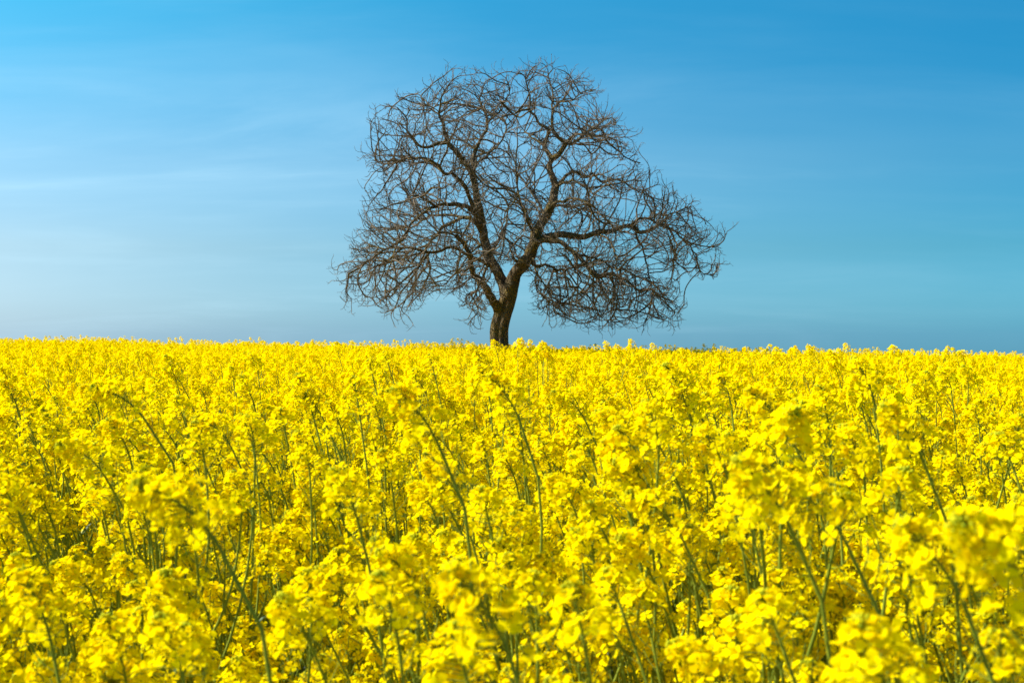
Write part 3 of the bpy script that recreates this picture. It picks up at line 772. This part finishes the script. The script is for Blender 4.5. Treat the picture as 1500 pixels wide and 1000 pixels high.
HEAD_PARAMS = [(101, .070, 26, R(15), 1.0), (102, .085, 32, R(35), 1.0), (103, .060, 22, R(5), 1.0), (104, .100, 38, R(55), 1.05), (105, .075, 28, R(25), .95),
               (106, .110, 46, R(48), 1.0), (107, .095, 40, R(30), 1.0), (108, .045, 12, R(10), .9)]
HEADS = {lv: [make_head(s, L, (int(n * (1.3, 1.15, .62)[lv])), b, lv, sc * (1.0, 1.16, 1.75)[lv]) for s, L, n, b, sc in HEAD_PARAMS] for lv in (0, 1, 2)}
LEAVES = {lv: [leaf_geo(201, .07, .016, R(30), lv), leaf_geo(202, .12, .03, R(60), lv), leaf_geo(203, .19, .06, R(85), lv)] for lv in (0, 1)}
LEAVES[2] = LEAVES[1]

def frame(pos, tdir, leand):
    """local z along tdir, local -x towards leand"""
    z = Vector(tdir).normalized(); x = -Vector(leand); x = (x - z * x.dot(z))
    if x.length < 1e-4: x = Vector((1, 0, 0))
    x.normalize(); y = z.cross(x)
    M = Matrix((x, y, z)).transposed().to_4x4(); M.translation = Vector(pos)
    return M

def plant_spec(seed, H=1.38, arch=R(28), nb=6, hero=False):
    """stems as polylines, flower heads and leaves as placements; leans towards -x"""
    rng = np.random.default_rng(seed)
    tubes, heads, leaves = [], [], []
    lean = np.array([-1, rng.normal(0, .35), 0.0]); lean /= np.linalg.norm(lean)
    hv = (5 if rng.random() < .5 else 6) if hero else int(rng.choice([0, 1, 3, 4, 6], p=[.2, .3, .2, .2, .1]))
    HL, Hb = HEAD_PARAMS[hv][1], HEAD_PARAMS[hv][3]
    # main stem
    n = 22
    p = np.zeros(3); pts = [p.copy()]; dirs = []
    base_lean = rng.normal(0, .05, 2)
    Ls = (H - HL * .7)
    for i in range(n):
        t = i / n
        th = arch * max(0, 1 - (Ls * (1 - t)) / (.20 if hero else .28)) ** 1.2
        d = np.array([base_lean[0], base_lean[1], 1.0]) ; d /= np.linalg.norm(d)
        d = d * math.cos(th) + lean * math.sin(th)
        d = d + np.array([math.sin(t * 7 + seed), math.cos(t * 6 + seed), 0]) * .025
        d /= np.linalg.norm(d); dirs.append(d)
        p = p + d * Ls / n * (1 + .12 * th); pts.append(p.copy())
    pts = np.array(pts)
    sc = H / (pts[-1][2] + HL * .85); pts *= sc
    tubes.append((pts, np.linspace(.0051, .0020, len(pts))))
    heads.append((frame(pts[-1], dirs[-1], lean), hv))
    for k in range(nb):
        f = rng.uniform(.40, .82) if not hero else rng.uniform(.55, .82)
        i = int(f * n); p = pts[i].copy(); h0 = p[2]
        az = k * 2.4 + rng.normal(0, .4) + seed
        o = np.array([math.cos(az), math.sin(az), 0])
        target = H * (rng.uniform(.72, 1.0) if not hero else rng.uniform(.78, .95))
        L = max(.12, (target - h0) * rng.uniform(1.0, 1.12))
        m = 9; bp = [p.copy()]
        a0 = rng.uniform(R(32), R(52)); a1 = rng.uniform(R(2), R(18))
        for j in range(m):
            t = j / m; a = a0 + (a1 - a0) * min(1, t * 1.6)
            d = o * math.sin(a) + np.array([0, 0, 1]) * math.cos(a)
            d = d + lean * (.45 * max(0, t - .5))
            d /= np.linalg.norm(d); p = p + d * L / m; bp.append(p.copy())
        tubes.append((np.array(bp), np.linspace(.0032, .0018, m + 1)))
        v = int(rng.choice([0, 1, 2, 3, 4, 7], p=[.24, .2, .2, .1, .2, .06]))
        heads.append((frame(bp[-1], d, lean + rng.normal(0, .4, 3)), v))
        leaves.append((frame(bp[0], (0, 0, 1), -o), 1 if h0 < .8 else 0))
    for k in range(4):
        i = int(rng.uniform(.18, .5) * n); az = rng.uniform(0, 6.28)
        leaves.append((frame(pts[i], (0, 0, 1), (-math.cos(az), -math.sin(az), 0)), 2 if k < 3 else 1))
    return tubes, heads, leaves

def stem_geo(spec, level):
    g = Geo()
    for k, (pts, r) in enumerate(spec[0]):
        if level: 
            idx = list(range(0, len(pts), 4)); 
            if idx[-1] != len(pts) - 1: idx.append(len(pts) - 1)
            pts, r = pts[idx], r[idx]
        g.add(*tube(pts, r, (7 if k == 0 else 5) if level == 0 else 3), 2)
    return g

# prototypes for the near plants: shared mesh data, one object per part
HEAD_MESH = [HEADS[0][k].mesh('flower_head', PLANT_MATS) for k in range(len(HEAD_PARAMS))]
LEAF_MESH = [LEAVES[0][k].mesh('leaf', PLANT_MATS) for k in range(3)]
PROTO = {}
def proto(key, spec):
    if key not in PROTO:
        PROTO[key] = (stem_geo(spec, 0).mesh('stem', PLANT_MATS), spec)
    return PROTO[key]
def copy_plant(key, spec, x, y, rz, s, tilt=(0, 0)):
    sm, spec = proto(key, spec)
    root = bpy.data.objects.new('rapeseed_plant', None)
    root.empty_display_size = .05
    root.location = (x, y, float(ground_z(x, y)) - .01); root.rotation_euler = (tilt[0], tilt[1], rz); root.scale = (s, s, s)
    COL.objects.link(root)
    o = bpy.data.objects.new('stem', sm); COL.objects.link(o); o.parent = root
    for M, v in spec[1]:
        o = bpy.data.objects.new('flower_head', HEAD_MESH[v]); COL.objects.link(o); o.parent = root; o.matrix_local = M
    for M, v in spec[2]:
        o = bpy.data.objects.new('leaf', LEAF_MESH[v]); COL.objects.link(o); o.parent = root; o.matrix_local = M
    return root

rng = np.random.default_rng(77)
NSPEC = 16
SPECS = [plant_spec(300 + k, H=1.38 * rng.uniform(.95, 1.05), arch=R(rng.uniform(12, 48)), nb=int(rng.integers(7, 10))) for k in range(NSPEC)]

# tall plants that stand out of the crop: pixel of the head's top, distance, arch, label
HEROES = [
 (190, 556, 2.15, 62, "tall rapeseed plant at far left whose bare stem arches to a green bud tip"),
 (612, 596, 1.60, 40, "tall rapeseed plant with a thick flower head left of the middle"),
 (738, 582, 1.95, 34, "tall rapeseed plant whose flower head rises directly below the tree trunk"),
 (1130, 604, 1.95, 42, "tall rapeseed plant right of middle with a round head above the blurred pair"),
 (1322, 636, 1.65, 36, "tall rapeseed plant near the right edge with a wide layered head"),
 (1118, 706, 1.25, 48, "left plant of the close blurred arching pair, right of the middle"),
 (1205, 722, 1.30, 52, "right plant of the close blurred arching pair, right of the middle"),
 (285, 694, 1.20, 50, "close blurred rapeseed plant at lower left with a broad drooping head"),
 (905, 680, 1.95, 36, "upright rapeseed plant with dense head just right of the photo's middle"),
 (1468, 786, 0.88, 30, "closest rapeseed plant, strongly blurred petals in the lower right corner"),
 (700, 872, 1.00, 30, "close blurred rapeseed plant with its head at the bottom middle edge"),
 (975, 742, 1.75, 44, "rapeseed plant with long bare stem below its head, left of the arching pair"),
 (320, 612, 2.5, 55, "rapeseed plant with an arched stem just right of the far left tall one"),
 (130, 640, 2.2, 50, "rapeseed plant at the left edge with curved dark stem under a loose head"),
 (650, 640, 2.3, 40, "rapeseed plant with straight dark stem just behind the thick middle head"),
 (840, 590, 3.0, 45, "slim arched rapeseed plant a little right of the one below the trunk"),
 (1370, 820, 1.05, 35, "close soft flower head just left of the lower right corner"),
 (40, 860, 1.35, 30, "close rapeseed plant at the bottom left corner with a small round head"),
]
used = []
for k, (px, py, d, arch, lab) in enumerate(HEROES):
    z = EYE - (py - 490) / F * d
    d *= 1.15
    z = EYE - (py - 490) / F * d
    x = (px - 750) / F * d
    sp = plant_spec(900 + k, H=z + .01, arch=R(arch), nb=6, hero=True)
    top = sp[1][0][0].translation
    rz = rng.normal(0, .15)
    off = Matrix.Rotation(rz, 3, 'Z') @ Vector((top.x - .03, top.y, 0))
    o = copy_plant(('hero', k), sp, x - off.x, d - off.y, rz, 1.0)
    tag(o, lab, 'flower', 'rapeseed plants in the foreground')
    used.append((x - off.x, d - off.y))

# all other plants: jittered grid
def scatter():
    pts = []
    def grid(y0, y1, dens, margin):
        c = 1 / math.sqrt(dens); y = y0
        while y < y1:
            hw = .365 * y + margin
            x = -hw + rng.uniform(0, c)
            while x < hw:
                pts.append((x + rng.uniform(-.5, .5) * c, y + rng.uniform(-.5, .5) * c)); x += c
            y += c
    grid(0.75, 6.0, 30, 1.3)
    grid(6.0, 16.0, 28, 1.6)
    grid(16.0, 34.0, 25, 2.0)
    grid(34.0, 66.0, 21, 3.0)
    return np.array(pts)
PTS = scatter()
r0 = np.hypot(PTS[:, 0], PTS[:, 1])
keep = r0 > 0.85
# nothing grows within the trunk
keep &= np.hypot(PTS[:, 0] - BASE[0], PTS[:, 1] - BASE[1]) > .5
PTS = PTS[keep]; r0 = np.hypot(PTS[:, 0], PTS[:, 1])
N = len(PTS)
hs = rng.normal(1.0, .055, N)
tall = rng.random(N) < np.where(r0 < 6, .26, .13)
hs[tall] += rng.uniform(.04, .17, tall.sum())
hs = np.clip(hs, .84, 1.24)
# slow swell in crop height and some thin patches where one sees down to the stems
for i in range(N):
    hs[i] *= 1 + .05 * noise.noise(Vector((PTS[i, 0] * .5, PTS[i, 1] * .35, 0)))
# the crop keeps below the line of the crest, but for a rare tall plant
cap = (EYE - .0062 * PTS[:, 1] - .03 + np.where(rng.random(N) < .004, .10, 0) - ground_z(PTS[:, 0], PTS[:, 1])) / 1.42
hs = np.where((r0 > 4) & (PTS[:, 1] < 36), np.minimum(hs, cap), hs)
far = PTS[:, 1] > 34
hs[far] += np.abs(rng.normal(0, .05, far.sum())) * (rng.random(far.sum()) < .2)
# close to the lens the crop stays below it
hs = np.where(r0 < 1.7, np.minimum(hs, .95 + .09 * rng.random(N)), hs)
patch = np.array([noise.noise(Vector((p[0] * 2.1, p[1] * 1.1, 4.0))) for p in PTS])
ok = ~((patch < -.28) & (rng.random(N) < .75) & (r0 < 14))
PTS, r0, hs = PTS[ok], r0[ok], hs[ok]
N = len(PTS)
yaw = rng.normal(0, .75, N)
tx = rng.normal(0, .05, N); ty = rng.normal(-.03, .06, N)
inview = (np.abs(PTS[:, 0]) < .36 * PTS[:, 1] + .12) & (PTS[:, 1] > 1.1)
order = [i for i in np.argsort(r0) if inview[i]]
near_ids = order[:300 - len(HEROES)]
near_set = set(int(i) for i in near_ids)
for i in near_ids:
    k = int(rng.integers(NSPEC)); x, y = PTS[i]
    o = copy_plant(k, SPECS[k], x, y, float(yaw[i]), float(hs[i]), (float(tx[i]), float(ty[i])))
    tag(o, 'yellow flowering rapeseed plant of ordinary height in the foreground crop', 'flower', 'rapeseed plants in the foreground')

# the rest of the field is one object: instances on points
tcol = bpy.data.collections.new('crop_templates')
NT = [NSPEC, 12, 10]
for lv, nt in enumerate(NT):
    for k in range(nt):
        g = stem_geo(SPECS[k], lv)
        for M, v in SPECS[k][1]: g.add_geo(HEADS[lv][v], M)
        if lv < 2:
            for M, v in SPECS[k][2]: g.add_geo(LEAVES[lv][v], M)
        else:
            for M, v in SPECS[k][2][:3]: g.add_geo(LEAVES[2][v], M)
        o = bpy.data.objects.new('t%03d' % (lv * 100 + k), g.mesh('rapeseed_plant_shape', PLANT_MATS)); tcol.objects.link(o)
rest = np.array([i for i in range(N) if i not in near_set])
P3 = np.column_stack([PTS[rest], ground_z(PTS[rest, 0], PTS[rest, 1]) - .01])
lvl = np.where(r0[rest] < 7.0, 0, np.where(r0[rest] < 18, 1, 2))
idx = np.where(lvl == 0, rng.integers(0, NT[0], len(rest)), np.where(lvl == 1, NT[0] + rng.integers(0, NT[1], len(rest)), NT[0] + NT[1] + rng.integers(0, NT[2], len(rest))))
me = bpy.data.meshes.new('rapeseed_crop')
me.vertices.add(len(P3)); me.vertices.foreach_set('co', P3.astype(np.float32).ravel())
a = me.attributes.new('rot', 'FLOAT_VECTOR', 'POINT'); a.data.foreach_set('vector', np.column_stack([tx[rest], ty[rest], yaw[rest]]).astype(np.float32).ravel())
a = me.attributes.new('scl', 'FLOAT', 'POINT'); a.data.foreach_set('value', hs[rest].astype(np.float32))
a = me.attributes.new('idx', 'INT', 'POINT'); a.data.foreach_set('value', idx.astype(np.int32))
crop = bpy.data.objects.new('rapeseed_crop', me); COL.objects.link(crop)
tag(crop, 'dense yellow flowering rapeseed crop stretching from the foreground back to the crest', 'crop', kind='stuff')
ng = bpy.data.node_groups.new('crop_nodes', 'GeometryNodeTree')
ng.interface.new_socket('Geometry', in_out='INPUT', socket_type='NodeSocketGeometry')
ng.interface.new_socket('Geometry', in_out='OUTPUT', socket_type='NodeSocketGeometry')
nn = ng.nodes; ln = ng.links
gi = nn.new('NodeGroupInput'); go = nn.new('NodeGroupOutput')
iop = nn.new('GeometryNodeInstanceOnPoints'); ci = nn.new('GeometryNodeCollectionInfo')
ci.inputs['Collection'].default_value = tcol
ci.inputs['Separate Children'].default_value = True; ci.inputs['Reset Children'].default_value = True
iop.inputs['Pick Instance'].default_value = True
def named(n, t):
    q = nn.new('GeometryNodeInputNamedAttribute'); q.data_type = t; q.inputs['Name'].default_value = n; return q.outputs['Attribute']
e2r = nn.new('FunctionNodeEulerToRotation')
ln.new(gi.outputs[0], iop.inputs['Points']); ln.new(ci.outputs[0], iop.inputs['Instance'])
ln.new(named('rot', 'FLOAT_VECTOR'), e2r.inputs[0]); ln.new(e2r.outputs[0], iop.inputs['Rotation'])
ln.new(named('scl', 'FLOAT'), iop.inputs['Scale']); ln.new(named('idx', 'INT'), iop.inputs['Instance Index'])
ln.new(iop.outputs[0], go.inputs[0])
mod = crop.modifiers.new('crop', 'NODES'); mod.node_group = ng
print('plants', N, 'near', len(near_ids))
